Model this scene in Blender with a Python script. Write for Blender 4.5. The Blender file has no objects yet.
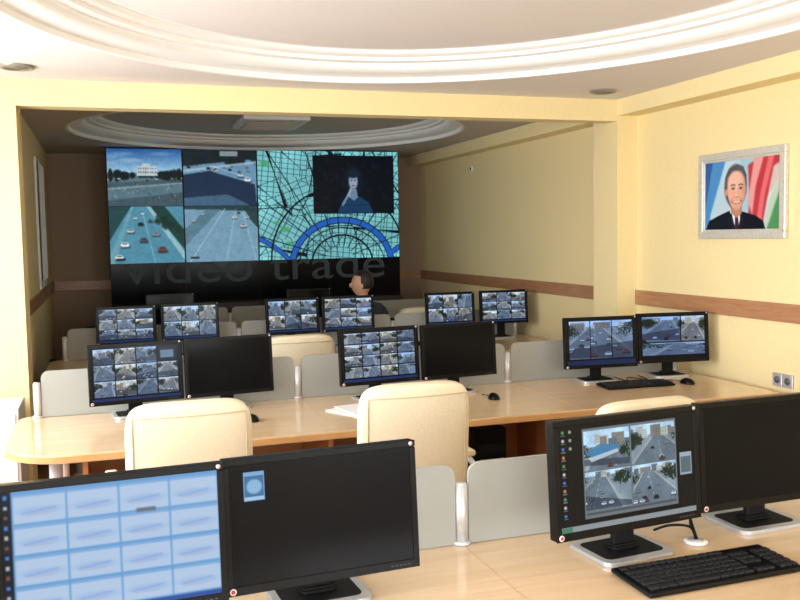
import bpy, bmesh, math, random
import numpy as np
from mathutils import Vector, Matrix, Euler
random.seed(3); np.random.seed(3)
C=bpy.context.collection
sc=bpy.context.scene
sc.view_settings.view_transform='Standard'
sc.view_settings.look='None'
sc.view_settings.exposure=0.0
pi=math.pi
def lin(c):
    return tuple(((v/12.92) if v<=.04045 else ((v+.055)/1.055)**2.4) for v in c)
def rgb(r,g,b): return lin((r/255,g/255,b/255))
# ---------------- materials
MATS={}
def mat(name,col,rough=.5,metal=0,spec=.5,noise=None,bump=0,coat=0,emis=None):
    if name in MATS: return MATS[name]
    m=bpy.data.materials.new(name); m.use_nodes=True
    nt=m.node_tree; b=nt.nodes['Principled BSDF']
    b.inputs['Base Color'].default_value=(*col,1)
    b.inputs['Roughness'].default_value=rough
    b.inputs['Metallic'].default_value=metal
    b.inputs['Specular IOR Level'].default_value=spec
    if coat: 
        b.inputs['Coat Weight'].default_value=coat; b.inputs['Coat Roughness'].default_value=.12
    if emis:
        b.inputs['Emission Color'].default_value=(*emis[0],1); b.inputs['Emission Strength'].default_value=emis[1]
    if noise or bump:
        tc=nt.nodes.new('ShaderNodeTexCoord'); nz=nt.nodes.new('ShaderNodeTexNoise')
        nz.inputs['Scale'].default_value=noise[0] if noise else 60
        nz.inputs['Detail'].default_value=5
        nt.links.new(tc.outputs['Object'],nz.inputs['Vector'])
        if noise:
            r=nt.nodes.new('ShaderNodeValToRGB'); k=noise[1]
            r.color_ramp.elements[0].position=.3; r.color_ramp.elements[1].position=.7
            r.color_ramp.elements[0].color=(*[max(0,c*(1-k)) for c in col],1)
            r.color_ramp.elements[1].color=(*[min(1,c*(1+k)) for c in col],1)
            nt.links.new(nz.outputs['Fac'],r.inputs['Fac']); nt.links.new(r.outputs['Color'],b.inputs['Base Color'])
        if bump:
            bp=nt.nodes.new('ShaderNodeBump'); bp.inputs['Strength'].default_value=bump; bp.inputs['Distance'].default_value=.01
            nt.links.new(nz.outputs['Fac'],bp.inputs['Height']); nt.links.new(bp.outputs['Normal'],b.inputs['Normal'])
    MATS[name]=m; return m
def wood(name,c1,c2,scale=(1.2,14,14),rough=.25,coat=.3):
    m=bpy.data.materials.new(name); m.use_nodes=True; nt=m.node_tree; b=nt.nodes['Principled BSDF']
    tc=nt.nodes.new('ShaderNodeTexCoord'); mp=nt.nodes.new('ShaderNodeMapping'); mp.inputs['Scale'].default_value=scale
    nz=nt.nodes.new('ShaderNodeTexNoise'); nz.inputs['Scale'].default_value=2.5; nz.inputs['Detail'].default_value=6; nz.inputs['Distortion'].default_value=.6
    r=nt.nodes.new('ShaderNodeValToRGB'); r.color_ramp.elements[0].position=.3; r.color_ramp.elements[1].position=.72
    r.color_ramp.elements[0].color=(*c1,1); r.color_ramp.elements[1].color=(*c2,1)
    nt.links.new(tc.outputs['Object'],mp.inputs['Vector']); nt.links.new(mp.outputs['Vector'],nz.inputs['Vector'])
    nt.links.new(nz.outputs['Fac'],r.inputs['Fac']); nt.links.new(r.outputs['Color'],b.inputs['Base Color'])
    b.inputs['Roughness'].default_value=rough
    b.inputs['Coat Weight'].default_value=coat; b.inputs['Coat Roughness'].default_value=.15
    MATS[name]=m; return m
M_wall=mat('wall_paint_yellow',rgb(239,219,166),.75,noise=(40,.02),bump=.05)
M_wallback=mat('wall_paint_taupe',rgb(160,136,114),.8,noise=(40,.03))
M_ceil=mat('ceiling_paint',rgb(228,221,218),.85,noise=(30,.015))
M_mold=mat('plaster_white',rgb(246,245,243),.6,noise=(30,.01))
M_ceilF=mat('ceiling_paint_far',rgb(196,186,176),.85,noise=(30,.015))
M_floor=wood('floor_laminate',rgb(110,72,46),rgb(150,104,70),(2,12,1),.3,.2)
M_rail=wood('rail_wood',rgb(166,116,80),rgb(186,136,98),(2,2,20),.4,.1)
M_desk=wood('desk_beech',rgb(220,187,146),rgb(230,201,162),(1.0,10,10),.20,.6)
M_desk2=wood('desk_beech_panel',rgb(180,116,66),rgb(196,130,80),(1.0,10,10),.35,.2)
M_edge=mat('desk_edge_band',rgb(206,158,104),.4,noise=(20,.05))
M_black=mat('black_plastic',rgb(12,12,13),.3,spec=.16,noise=(200,.1))
M_blackm=mat('black_matte',rgb(14,14,16),.6,spec=.2,noise=(200,.1))
M_silver=mat('silver_plastic',rgb(196,198,200),.35,metal=.5,noise=(100,.03))
M_alu=mat('brushed_aluminium',rgb(215,215,215),.38,metal=.45,noise=(80,.04))
M_white=mat('white_plastic',rgb(235,235,232),.4,noise=(60,.02))
M_cream=mat('cream_leather',rgb(236,222,190),.42,noise=(90,.04),bump=.15)
M_creamd=mat('cream_piping',rgb(205,188,156),.5,noise=(90,.04))
M_darkwood=mat('dark_cabinet',rgb(60,44,38),.5,noise=(10,.1))
M_key=mat('key_black',rgb(30,30,33),.45,spec=.3,noise=(200,.1))
M_red=mat('sticker_red',rgb(200,50,50),.5,noise=(200,.1))
M_paper=mat('paper',rgb(240,240,238),.7,noise=(100,.02))
M_offscr=mat('screen_off_glass',rgb(15,15,16),.14,spec=.08,noise=(5,.1))
M_skin=mat('skin',rgb(205,155,125),.55,noise=(40,.05))
M_hair=mat('hair_black',rgb(30,23,20),.5,noise=(120,.3),bump=.6)
M_cloth=mat('shirt_dark',rgb(52,55,70),.8,noise=(150,.15),bump=.2)
M_trous=mat('trousers_dark',rgb(28,28,32),.8,noise=(150,.15))
# frosted panel
m=bpy.data.materials.new('frosted_panel'); m.use_nodes=True; nt=m.node_tree; b=nt.nodes['Principled BSDF']
b.inputs['Base Color'].default_value=(*rgb(196,197,190),1); b.inputs['Roughness'].default_value=.45
tl=nt.nodes.new('ShaderNodeBsdfTranslucent'); tl.inputs[0].default_value=(*rgb(192,193,186),1)
mx=nt.nodes.new('ShaderNodeMixShader'); mx.inputs[0].default_value=.4
nt.links.new(b.outputs[0],mx.inputs[1]); nt.links.new(tl.outputs[0],mx.inputs[2]); nt.links.new(mx.outputs[0],nt.nodes['Material Output'].inputs[0])
M_frost=m
def attr_mat(name,strength,base=0.0,rough=.35,spec=.3):
    m=bpy.data.materials.new(name); m.use_nodes=True; nt=m.node_tree; b=nt.nodes['Principled BSDF']
    a=nt.nodes.new('ShaderNodeAttribute'); a.attribute_name='Col'
    b.inputs['Roughness'].default_value=rough; b.inputs['Specular IOR Level'].default_value=spec
    if strength>0:
        b.inputs['Base Color'].default_value=(.004,.004,.005,1)
        nt.links.new(a.outputs['Color'],b.inputs['Emission Color']); b.inputs['Emission Strength'].default_value=strength
    else: nt.links.new(a.outputs['Color'],b.inputs['Base Color'])
    return m
M_screen=attr_mat('lit_screen',1.0,rough=.2,spec=.1)
M_vwall=attr_mat('video_wall_screen',1.0,spec=.1)
M_print=attr_mat('printed_picture',0,rough=.3,spec=.4)
# ---------------- mesh builder
class MB:
    def __init__(s): s.v=[];s.f=[];s.mi=[];s.sm=[];s.mats=[]
    def mid(s,m):
        if m not in s.mats: s.mats.append(m)
        return s.mats.index(m)
    def addbm(s,bm,m,smooth=False,M=None):
        o=len(s.v); bm.verts.ensure_lookup_table(); bm.verts.index_update()
        for v in bm.verts: s.v.append(tuple((M@v.co) if M else v.co))
        k=s.mid(m)
        for f in bm.faces: s.f.append([o+v.index for v in f.verts]); s.mi.append(k); s.sm.append(smooth)
        bm.free()
    def box(s,c,d,m,bev=0,rot=None,seg=2,smooth=False):
        bm=bmesh.new(); bmesh.ops.create_cube(bm,size=1)
        bmesh.ops.scale(bm,vec=d,verts=bm.verts)
        if bev: bmesh.ops.bevel(bm,geom=bm.edges[:],offset=bev,segments=seg,affect='EDGES',profile=.5)
        M=Matrix.Translation(c)@(Euler(rot).to_matrix().to_4x4() if rot else Matrix())
        s.addbm(bm,m,smooth,M)
    def b2(s,x0,x1,y0,y1,z0,z1,m,bev=0): s.box(((x0+x1)/2,(y0+y1)/2,(z0+z1)/2),(x1-x0,y1-y0,z1-z0),m,bev)
    def cyl(s,c,r,h,m,r2=None,seg=24,rot=None,bev=0):
        bm=bmesh.new(); bmesh.ops.create_cone(bm,cap_ends=True,segments=seg,radius1=r,radius2=r if r2 is None else r2,depth=h)
        if bev:
            ed=[e for e in bm.edges if abs(e.verts[0].co.z-e.verts[1].co.z)<1e-6]
            bmesh.ops.bevel(bm,geom=ed,offset=bev,segments=3,affect='EDGES')
        M=Matrix.Translation(c)@(Euler(rot).to_matrix().to_4x4() if rot else Matrix())
        s.addbm(bm,m,True,M)
    def sph(s,c,d,m,rot=None,u=20,v=12,fn=None):
        bm=bmesh.new(); bmesh.ops.create_uvsphere(bm,u_segments=u,v_segments=v,radius=1)
        if fn:
            for q in bm.verts: q.co=Vector(fn(q.co))
        bmesh.ops.scale(bm,vec=d,verts=bm.verts)
        M=Matrix.Translation(c)@(Euler(rot).to_matrix().to_4x4() if rot else Matrix())
        s.addbm(bm,m,True,M)
    def prism(s,pts,z0,z1,m,bev=0):
        bm=bmesh.new(); vs=[bm.verts.new((x,y,z0)) for x,y in pts]; f=bm.faces.new(vs)
        r=bmesh.ops.extrude_face_region(bm,geom=[f]); 
        bmesh.ops.translate(bm,verts=[g for g in r['geom'] if isinstance(g,bmesh.types.BMVert)],vec=(0,0,z1-z0))
        bmesh.ops.recalc_face_normals(bm,faces=bm.faces)
        if bev:
            ed=[e for e in bm.edges if abs(e.verts[0].co.z-e.verts[1].co.z)<1e-6]
            bmesh.ops.bevel(bm,geom=ed,offset=bev,segments=2,affect='EDGES')
        s.addbm(bm,m)
    def tube(s,pts,r,m,seg=8):
        pts=[Vector(p) for p in pts]; bm=bmesh.new(); rings=[]
        for i,p in enumerate(pts):
            t=(pts[min(i+1,len(pts)-1)]-pts[max(i-1,0)]).normalized()
            a=t.orthogonal().normalized() if i==0 else (a-t*a.dot(t)).normalized()
            b_=t.cross(a); rr=r[i] if isinstance(r,(list,tuple)) else r
            rings.append([bm.verts.new(p+a*math.cos(2*pi*k/seg)*rr+b_*math.sin(2*pi*k/seg)*rr) for k in range(seg)])
        for A,B in zip(rings,rings[1:]):
            for k in range(seg): bm.faces.new((A[k],A[(k+1)%seg],B[(k+1)%seg],B[k]))
        bm.faces.new(rings[0][::-1]); bm.faces.new(rings[-1])
        s.addbm(bm,m,True)
    def make(s,name,parent=None,loc=None,rot=None):
        me=bpy.data.meshes.new(name); me.from_pydata(s.v,[],s.f)
        for m in s.mats: me.materials.append(m)
        me.polygons.foreach_set('material_index',s.mi); me.polygons.foreach_set('use_smooth',s.sm); me.update()
        o=bpy.data.objects.new(name,me); C.objects.link(o)
        if parent: o.parent=parent
        if loc: o.location=loc
        if rot: o.rotation_euler=rot
        return o
def empty(name,loc=(0,0,0),rz=0):
    e=bpy.data.objects.new(name,None); C.objects.link(e); e.location=loc; e.rotation_euler=(0,0,rz); e.empty_display_size=.1; return e
# ---------------- raster painting (colour attributes on a grid)
def blur(a,n=1):
    for _ in range(n):
        p=np.pad(a,((1,1),(1,1),(0,0)),'edge')
        a=(p[1:-1,1:-1]*4+2*(p[:-2,1:-1]+p[2:,1:-1]+p[1:-1,:-2]+p[1:-1,2:])+p[:-2,:-2]+p[2:,2:]+p[:-2,2:]+p[2:,:-2])/16
    return a
class Img:
    def __init__(s,w,h,bg=(0,0,0)):
        s.w,s.h=w,h; s.a=np.zeros((h,w,3))+np.array(bg)
        s.X,s.Y=np.meshgrid((np.arange(w)+.5)/w,(np.arange(h)+.5)/h)
    def put(s,mask,col,al=1.0):
        k=np.clip(mask,0,1)[...,None]*al; s.a=s.a*(1-k)+np.array(col)*k
    def rect(s,x0,y0,x1,y1,col,al=1): s.put((s.X>=x0)&(s.X<x1)&(s.Y>=y0)&(s.Y<y1),col,al)
    def ell(s,cx,cy,rx,ry,col,al=1,soft=.08):
        d=np.sqrt(((s.X-cx)/rx)**2+((s.Y-cy)/ry)**2); s.put((1-d)/soft+.5,col,al)
    def sq(s,cx,cy,rx,ry,col,al=1,soft=.25):
        d=(np.abs((s.X-cx)/rx)**4+np.abs((s.Y-cy)/ry)**4)**.25; s.put((1-d)/soft+.5,col,al)
    def poly(s,pts,col,al=1):
        ins=np.zeros(s.X.shape,bool); n=len(pts)
        for i in range(n):
            x1,y1=pts[i];x2,y2=pts[(i+1)%n]
            if y1==y2: continue
            c=((s.Y>y1)!=(s.Y>y2))&(s.X<(x2-x1)*(s.Y-y1)/(y2-y1)+x1); ins^=c
        s.put(ins*1.0,col,al)
    def line(s,pts,w,col,al=1,asp=None):
        asp=asp or s.w/s.h
        d=np.full(s.X.shape,9.)
        for (x1,y1),(x2,y2) in zip(pts,pts[1:]):
            ax,ay=(x2-x1)*asp,(y2-y1); px,py=(s.X-x1)*asp,(s.Y-y1)
            t=np.clip((px*ax+py*ay)/(ax*ax+ay*ay+1e-9),0,1); d=np.minimum(d,np.hypot(px-t*ax,py-t*ay))
        s.put((w-d)*s.h+.5,col,al)
def vnoise(w,h,sx,sy,rs):
    g=rs.rand(sy+2,sx+2); x=np.linspace(0,sx,w);y=np.linspace(0,sy,h)
    xi=x.astype(int);yi=y.astype(int);fx=x-xi;fy=y-yi
    fx=fx*fx*(3-2*fx);fy=fy*fy*(3-2*fy)
    a=g[np.ix_(yi,xi)];b=g[np.ix_(yi,xi+1)];c=g[np.ix_(yi+1,xi)];d=g[np.ix_(yi+1,xi+1)]
    return (a*(1-fx)+b*fx)*(1-fy)[:,None]+(c*(1-fx)+d*fx)*fy[:,None]
def car(im,x,y,k,rs):
    cols=[(.95,.96,.98),(.78,.81,.84),(.10,.11,.14),(.9,.92,.94),(.45,.26,.25),(.28,.31,.36),(.55,.6,.65)]
    c=np.array(cols[rs.randint(7)]); k*=.9
    im.sq(x+k*.1,y+k*.75,k*1.15,k*.55,(.08,.09,.11),.7,.5)          # shadow under car
    im.sq(x,y+k*.25,k,k*.60,c,1,.25)                                  # body
    im.sq(x+k*.05,y-k*.30,k*.72,k*.42,c*.85,1,.3)                     # cabin
    im.sq(x+k*.05,y-k*.22,k*.60,k*.18,(.18,.21,.26),.85,.4)           # glass
    im.sq(x,y+k*.62,k*.9,k*.12,c*.55,.8,.5)                           # bumper
def cctv(w,h,seed,tint=(1,1,1),cars=8,sky=.2):
    rs=np.random.RandomState(seed); K=2
    W,Hh=w*K,h*K
    im=Img(W,Hh,(.55,.58,.61))
    n=vnoise(W,Hh,5,4,rs)*.6+vnoise(W,Hh,max(4,W//5),max(4,Hh//5),rs)*.4
    hz=sky+rs.rand()*.15
    im.rect(0,0,1,hz,(.78,.86,.94))
    for i in range(8):
        x=rs.rand(); ww=rs.uniform(.05,.14); y0=hz*rs.uniform(.1,.7); im.rect(x-ww,y0,x+ww,hz+.06,[(.80,.78,.74),(.56,.50,.46),(.42,.45,.48)][i%3])
        for j in range(4):
            for q in range(4): im.rect(x-ww*.85+ww*.45*q,y0+.03+.05*j,x-ww*.6+ww*.45*q,y0+.055+.05*j,(.30,.34,.38),.55)
    s_=rs.uniform(-.5,.5); c_=rs.uniform(.3,.7)
    im.poly([(c_-.14,hz+.05),(c_+.16,hz+.05),(c_+.75+s_,1),(c_-.75+s_,1)],(.68,.67,.64),.8)
    im.poly([(c_-.1,hz+.05),(c_+.12,hz+.05),(c_+.65+s_,1),(c_-.65+s_,1)],(.43,.46,.50),.95)
    for q in range(6):
        t0,t1=q/6,(q+.5)/6; im.line([(c_+s_*t0,hz+.05+(.95-hz)*t0),(c_+s_*t1,hz+.05+(.95-hz)*t1)],.004+.006*t0,(.85,.87,.89),.75)
    t=vnoise(W,Hh,6,5,rs)*.55+vnoise(W,Hh,max(6,W//5),max(6,Hh//5),rs)*.45
    side=np.clip(np.abs(im.X-(c_+s_*.5*im.Y))*2.2-.1,0,1)*np.exp(-((im.Y-hz-.12)/.26)**2)
    im.put(np.clip((t*side-.24)*9,0,1),(.08,.15,.09),.92)
    if rs.rand()<.5: im.poly([(0,rs.uniform(.5,.8)),(1,rs.uniform(.4,.9)),(1,rs.uniform(.9,1.1)),(0,rs.uniform(.85,1.1))],(.16,.19,.24),.6)
    ys=sorted(hz+.12+(.85-hz)*rs.rand(cars)**.8)
    for y in ys:
        t_=(y-hz-.05)/(.95-hz)
        x=c_+s_*t_+rs.uniform(-1,1)*(.1+.5*t_); car(im,x,y,.016+.055*t_,rs)
    im.rect(.03,.04,.28,.065,(.95,.95,.95),.35)
    im.a=im.a*(.82+.36*n[...,None])
    im.a=im.a[:h*2,:w*2].reshape(h,2,w,2,3).mean((1,3))
    return np.clip(im.a*np.array(tint),0,1)
def paste(im,x0,y0,x1,y1,fn):
    X0,X1=int(round(x0*im.w)),int(round(x1*im.w));Y0,Y1=int(round(y0*im.h)),int(round(y1*im.h))
    im.a[Y0:Y1,X0:X1]=fn(X1-X0,Y1-Y0)
def grid_obj(name,im,W,H,material,parent=None,loc=(0,0,0),rot=(0,0,0)):
    """flat picture in local XZ plane, facing -Y, centred; painted by vertex colours"""
    a=im.a if isinstance(im,Img) else im
    h,w=a.shape[:2]
    x=np.linspace(-W/2,W/2,w);z=np.linspace(H/2,-H/2,h); X,Z=np.meshgrid(x,z)
    co=np.stack([X,np.zeros_like(X),Z],-1).reshape(-1,3)
    i=np.arange((h-1)*(w-1)); r=i//(w-1);c=i%(w-1); v0=r*w+c
    F=np.stack([v0,v0+w,v0+w+1,v0+1],-1)
    me=bpy.data.meshes.new(name); me.vertices.add(len(co)); me.vertices.foreach_set('co',co.ravel())
    me.loops.add(F.size); me.loops.foreach_set('vertex_index',F.ravel())
    me.polygons.add(len(F)); me.polygons.foreach_set('loop_start',np.arange(0,F.size,4)); me.polygons.foreach_set('loop_total',np.full(len(F),4))
    me.update(calc_edges=True)
    ca=me.color_attributes.new('Col','FLOAT_COLOR','POINT')
    A=np.clip(a,0,1); L=np.where(A<=.04045,A/12.92,((A+.055)/1.055)**2.4)
    ca.data.foreach_set('color',np.concatenate([L,np.ones((h,w,1))],-1).ravel())
    me.materials.append(material)
    o=bpy.data.objects.new(name,me); C.objects.link(o); o.location=loc; o.rotation_euler=rot
    if parent: o.parent=parent
    return o
# ================= ROOM
XR=3.8; XLn=-1.6; XLf=-.55; YB=10.6; YN=-2.2; ZC=2.6645; Y0b=5.8; Y1p=6.14; Y1b=5.95
mb=MB(); mb.b2(XLn-.15,XR+.15,YN-.15,YB+.15,-.1,0,M_floor); mb.make('floor')
mb=MB(); mb.b2(XR,XR+.15,YN,YB,0,2.9,M_wall); mb.make('wall_right')
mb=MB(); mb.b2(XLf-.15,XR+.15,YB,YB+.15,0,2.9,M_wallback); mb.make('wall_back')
def wall_with_windows(name,axis,pos,th,a0,a1,wins,z0,z1,m):
    mb=MB()
    def seg(u0,u1,q0,q1):
        if axis=='x': mb.b2(pos-th,pos,u0,u1,q0,q1,m)
        else: mb.b2(u0,u1,pos-th,pos,q0,q1,m)
    cur=a0
    for w0,w1 in wins:
        seg(cur,w0,0,2.9); seg(w0,w1,0,z0); seg(w0,w1,z1,2.9); cur=w1
    seg(cur,a1,0,2.9); return mb.make(name)
winsL=[(-1.5,.6),(1.2,2.9),(3.4,5.2)]
wall_with_windows('wall_left',"x",XLn,.15,YN,Y0b,winsL,.85,2.35,M_wall)
winsB=[(-.9,1.2),(1.7,3.4)]
wall_with_windows('wall_front',"y",YN,.15,XLn-.15,XR+.15,winsB,.85,2.35,M_wall)
wi=0
def win(axis,pos,a,b_,z0,z1):
    global wi; wi+=1
    mb=MB(); t=.05
    def bx(u0,u1,q0,q1,d=.06):
        if axis=='x': mb.b2(pos-.11,pos-.11+d,u0,u1,q0,q1,M_white)
        else: mb.b2(u0,u1,pos-.11,pos-.11+d,q0,q1,M_white)
    bx(a,b_,z0,z0+t);bx(a,b_,z1-t,z1);bx(a,a+t,z0+t,z1-t);bx(b_-t,b_,z0+t,z1-t);bx((a+b_)/2-t/2,(a+b_)/2+t/2,z0+t,z1-t)
    mb.make('window_%d'%wi)
for a,b_ in winsL: win('x',XLn,a,b_,.85,2.35)
for a,b_ in winsB: win('y',YN,a,b_,.85,2.35)
mb=MB(); mb.b2(XLf-.15,XLf,Y1p,YB,0,2.9,M_wall); mb.make('wall_left_rear')
mb=MB(); mb.b2(XLn-.15,-.46,Y0b,Y1p,0,2.9,M_wall); mb.make('pilaster')
mb=MB(); mb.b2(3.63,XR,Y0b,Y1p,0,2.7,M_wall); mb.make('pilaster')
mb=MB(); mb.b2(-.46,3.63,Y0b,Y1b,2.509,2.9,M_wall); mb.make('ceiling_beam')
mb=MB(); mb.b2(3.63,XR,YN,Y0b,2.548,2.7,M_wall); mb.make('ceiling_beam')
mb=MB(); mb.b2(3.63,XR,Y1p,YB,2.548,2.7,M_wall); mb.make('ceiling_beam')
# ceilings with stepped oval coves
def cove(name,x0,x1,y0,y1,cx,cy,ax,ay,prof,mc,mi,mm=None):
    ang=[2*pi*k/128 for k in range(128)]+[math.atan2(y-cy,x-cx)%(2*pi) for x in (x0,x1) for y in (y0,y1)]
    ang=sorted(set(round(a,6) for a in ang)); n=len(ang)
    mb=MB(); bm=bmesh.new()
    def rect(a):
        c,s=math.cos(a),math.sin(a); t=1e9
        if c>1e-9:t=min(t,(x1-cx)/c)
        if c<-1e-9:t=min(t,(x0-cx)/c)
        if s>1e-9:t=min(t,(y1-cy)/s)
        if s<-1e-9:t=min(t,(y0-cy)/s)
        return bm.verts.new((cx+c*t,cy+s*t,ZC))
    R=[rect(a) for a in ang]
    def el(a,k,z):
        c,s=math.cos(a),math.sin(a); t=k/math.sqrt((c/ax)**2+(s/ay)**2); return bm.verts.new((cx+c*t,cy+s*t,z))
    E=[el(a,1,ZC) for a in ang]
    for i in range(n): bm.faces.new((R[i],E[i],E[(i+1)%n],R[(i+1)%n]))
    mb.addbm(bm,mc)
    bm=bmesh.new(); prev=[el(a,1,ZC) for a in ang]
    for k,z in prof:
        cur=[el(a,k,z) for a in ang]
        for i in range(n): bm.faces.new((prev[i],cur[i],cur[(i+1)%n],prev[(i+1)%n]))
        prev=cur
    mb.addbm(bm,mm or M_mold,False)
    bm=bmesh.new(); bm.faces.new([el(a,prof[-1][0],prof[-1][1]) for a in ang]); mb.addbm(bm,mi)
    return mb.make(name)
prof=[(.985,ZC),(.982,ZC+.03),(.955,ZC+.04)]+[(.955-.045*math.sin(t*pi/12),ZC+.04+.05*(1-math.cos(t*pi/12))) for t in range(1,7)]+[(.885,ZC+.095),(.882,ZC+.115)]+[(.882-.03*math.sin(t*pi/8),ZC+.115+.03*(1-math.cos(t*pi/8))) for t in range(1,5)]+[(.84,ZC+.147)]
cove('ceiling',XLn-.15,XR,YN-.15,Y0b,1.38,3.3,1.92,2.25,prof,M_ceil,M_ceil)
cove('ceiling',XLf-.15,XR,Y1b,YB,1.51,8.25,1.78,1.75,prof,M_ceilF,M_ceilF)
# chair rail
def rail(name,x0,x1,y0,y1): 
    mb=MB(); mb.b2(x0,x1,y0,y1,1.148,1.258,M_rail,.004); mb.make(name)
rail('trim_1',XR-.02,XR,YN,Y0b); rail('trim_2',XR-.02,XR,Y1p,YB-.02); rail('trim_3',XLf,XLf+.02,Y1p,YB-.02); rail('trim_4',XLf+.02,XR-.02,YB-.02,YB)
mb=MB(); mb.b2(XR-.015,XR,YN,Y0b,0,.08,M_rail); mb.make('baseboard_right')
mb=MB(); mb.b2(XLf,XR-.02,YB-.015,YB,0,.08,M_rail); mb.make('baseboard_back')
# rear left window with vertical blind
mb=MB()
mb.b2(XLf,XLf+.02,8.5,9.3,1.28,2.45,M_white,.005)
for k in range(6): 
    y=8.58+k*.126; mb.box((XLf+.03,y,1.88),(.004,.11,1.05),M_white,rot=(0,0,.15))
mb.make('window_blind')
# downlights
for x,y in [(-.41,5.38),(3.30,5.45)]:
    mb=MB(); bm=bmesh.new()
    prf=[(.095,0),(.09,-.014),(.07,-.014),(.06,.0),(.0001,.0)]
    rings=[[bm.verts.new((r*math.cos(2*pi*k/32),r*math.sin(2*pi*k/32),z-.0005)) for k in range(32)] for r,z in prf]
    for A,B in zip(rings[:4],rings[1:4]):
        for k in range(32): bm.faces.new((A[k],A[(k+1)%32],B[(k+1)%32],B[k]))
    mb.addbm(bm,mat('downlight_ring',rgb(160,158,154),.35,metal=.6,noise=(80,.04)),True)
    mb.cyl((0,0,-.005),.072,.008,mat('lamp_glass',rgb(110,104,96),.3))
    mb.make('recessed_downlight',loc=(x,y,ZC))
# ceiling vent in rear cove
mb=MB(); z=ZC+.147
mb.box((0,0,-.02),(.62,.75,.04),M_white,.008)
for k in range(8): mb.box((0,-.28+.08*k,-.045),(.5,.05,.008),M_silver,rot=(.5,0,0))
mb.make('ceiling_air_vent',loc=(1.56,8.55,z))
# ================= VIDEO WALL
YV=9.75; VX0,VX1=.064,3.233; VT=2.645; VM=1.454; VBt=1.03
root=empty('video_wall',((VX0+VX1)/2,YV,0))
W=VX1-VX0; H2=VT-VM
im=Img(600,225,(0,0,0))
def fin(m,rs,w,h,tint=(1,1,1),amp=.18):
    n=vnoise(w,h,w//3,h//3,rs)*.6+vnoise(w,h,w//10,h//10,rs)*.4; a=blur(m.a,1)*(1-amp/2+amp*n[...,None]); return np.clip(a*np.array(tint),0,1)
def sc_plaza(w,h):
    rs=np.random.RandomState(21); m=Img(w,h,(.33,.45,.5)); 
    sk=np.clip(m.Y/.42,0,1)[...,None]; m.a=np.where((m.Y<.42)[...,None],np.array((.13,.33,.58))*(1-sk)+np.array((.62,.78,.88))*sk,m.a)
    for i in range(6): m.ell(rs.rand(),.08+.2*rs.rand(),.16,.03,(.6,.74,.85),.35,.9)
    for i in range(60):
        x=rs.rand(); m.ell(x,.45+.03*rs.rand(),.03,.10*(.3+abs(x-.5)*1.7)*rs.uniform(.7,1.1),(.06,.11,.12),.95,.4)
    m.poly([(.40,.30),(.66,.30),(.67,.47),(.39,.47)],(.74,.78,.79)); m.rect(.46,.26,.58,.31,(.7,.74,.76))
    for q in range(8): m.rect(.41+.032*q,.33,.425+.032*q,.36,(.3,.38,.43)); m.rect(.41+.032*q,.39,.425+.032*q,.43,(.3,.38,.43))
    m.poly([(.0,.60),(1,.53),(1,.58),(0,.68)],(.24,.32,.36),.8); m.poly([(0,.9),(1,.76),(1,1),(0,1)],(.22,.30,.34),.8); m.poly([(0,.69),(1,.59),(1,.61),(0,.72)],(.55,.62,.62),.8)
    for i in range(50): x,y=rs.rand(),.5+.42*rs.rand(); m.ell(x,y,.005,.016,[(.08,.1,.12),(.75,.78,.8),(.4,.25,.22)][i%3],.9,.5)
    for i in range(10): car(m,rs.rand(),.5+.06*rs.rand(),.02,rs)
    return fin(m,rs,w,h)
def sc_road(w,h):
    rs=np.random.RandomState(22); m=Img(w,h,(.40,.56,.68))
    m.poly([(0,0),(1,0),(1,.16),(0,.3)],(.09,.15,.18)); 
    for i in range(40): m.ell(rs.rand(),.22*rs.rand()+.04,.04,.05,(.06+.06*rs.rand(),.13,.14),.9,.5)
    m.rect(.5,.03,.75,.12,(.5,.56,.58)); m.poly([(0,.36),(1,.2),(1,.24),(0,.41)],(.62,.74,.8),.8)
    m.poly([(0,.45),(.35,.38),(.98,.62),(1,1),(0,1)],(.09,.16,.26),.95); m.poly([(0,.86),(.6,.8),(.9,1),(0,1)],(.34,.50,.62),.6)
    for i in range(12): car(m,.05+.9*rs.rand(),.3+.12*rs.rand(),.025,rs)
    car(m,.78,.45,.045,rs);car(m,.88,.53,.05,rs); m.line([(.4,.3),(.9,.5)],.006,(.8,.88,.92),.6)
    return fin(m,rs,w,h)
def sc_cars(w,h):
    rs=np.random.RandomState(25); m=Img(w,h,(.30,.54,.63))
    m.poly([(0,0),(.3,0),(.12,.35),(0,.6)],(.12,.27,.28)); m.poly([(.55,0),(.75,0),(1,.4),(1,.75)],(.08,.22,.2),.95); m.poly([(.5,0),(.56,0),(1,.8),(1,.95)],(.62,.76,.78),.8)
    m.poly([(.3,0),(.33,0),(.06,1),(0,1),(0,.85)],(.5,.68,.72),.5)
    for i in range(30): x=.62+.35*rs.rand(); m.ell(x,.1+.5*(x-.6)+.2*rs.rand(),.03,.04,(.06,.18,.15),.7,.6)
    for (x,y,k) in [(.35,.2,.03),(.45,.12,.025),(.55,.25,.035),(.42,.3,.04),(.28,.42,.05),(.62,.48,.05),(.45,.58,.055),(.2,.66,.06),(.7,.75,.065),(.12,.88,.06)]: car(m,x,y,k,rs)
    m.line([(.45,.1),(.6,1)],.005,(.75,.85,.88),.6); m.rect(.08,.9,.2,.94,(.05,.1,.12),.9)
    return fin(m,rs,w,h)
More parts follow.
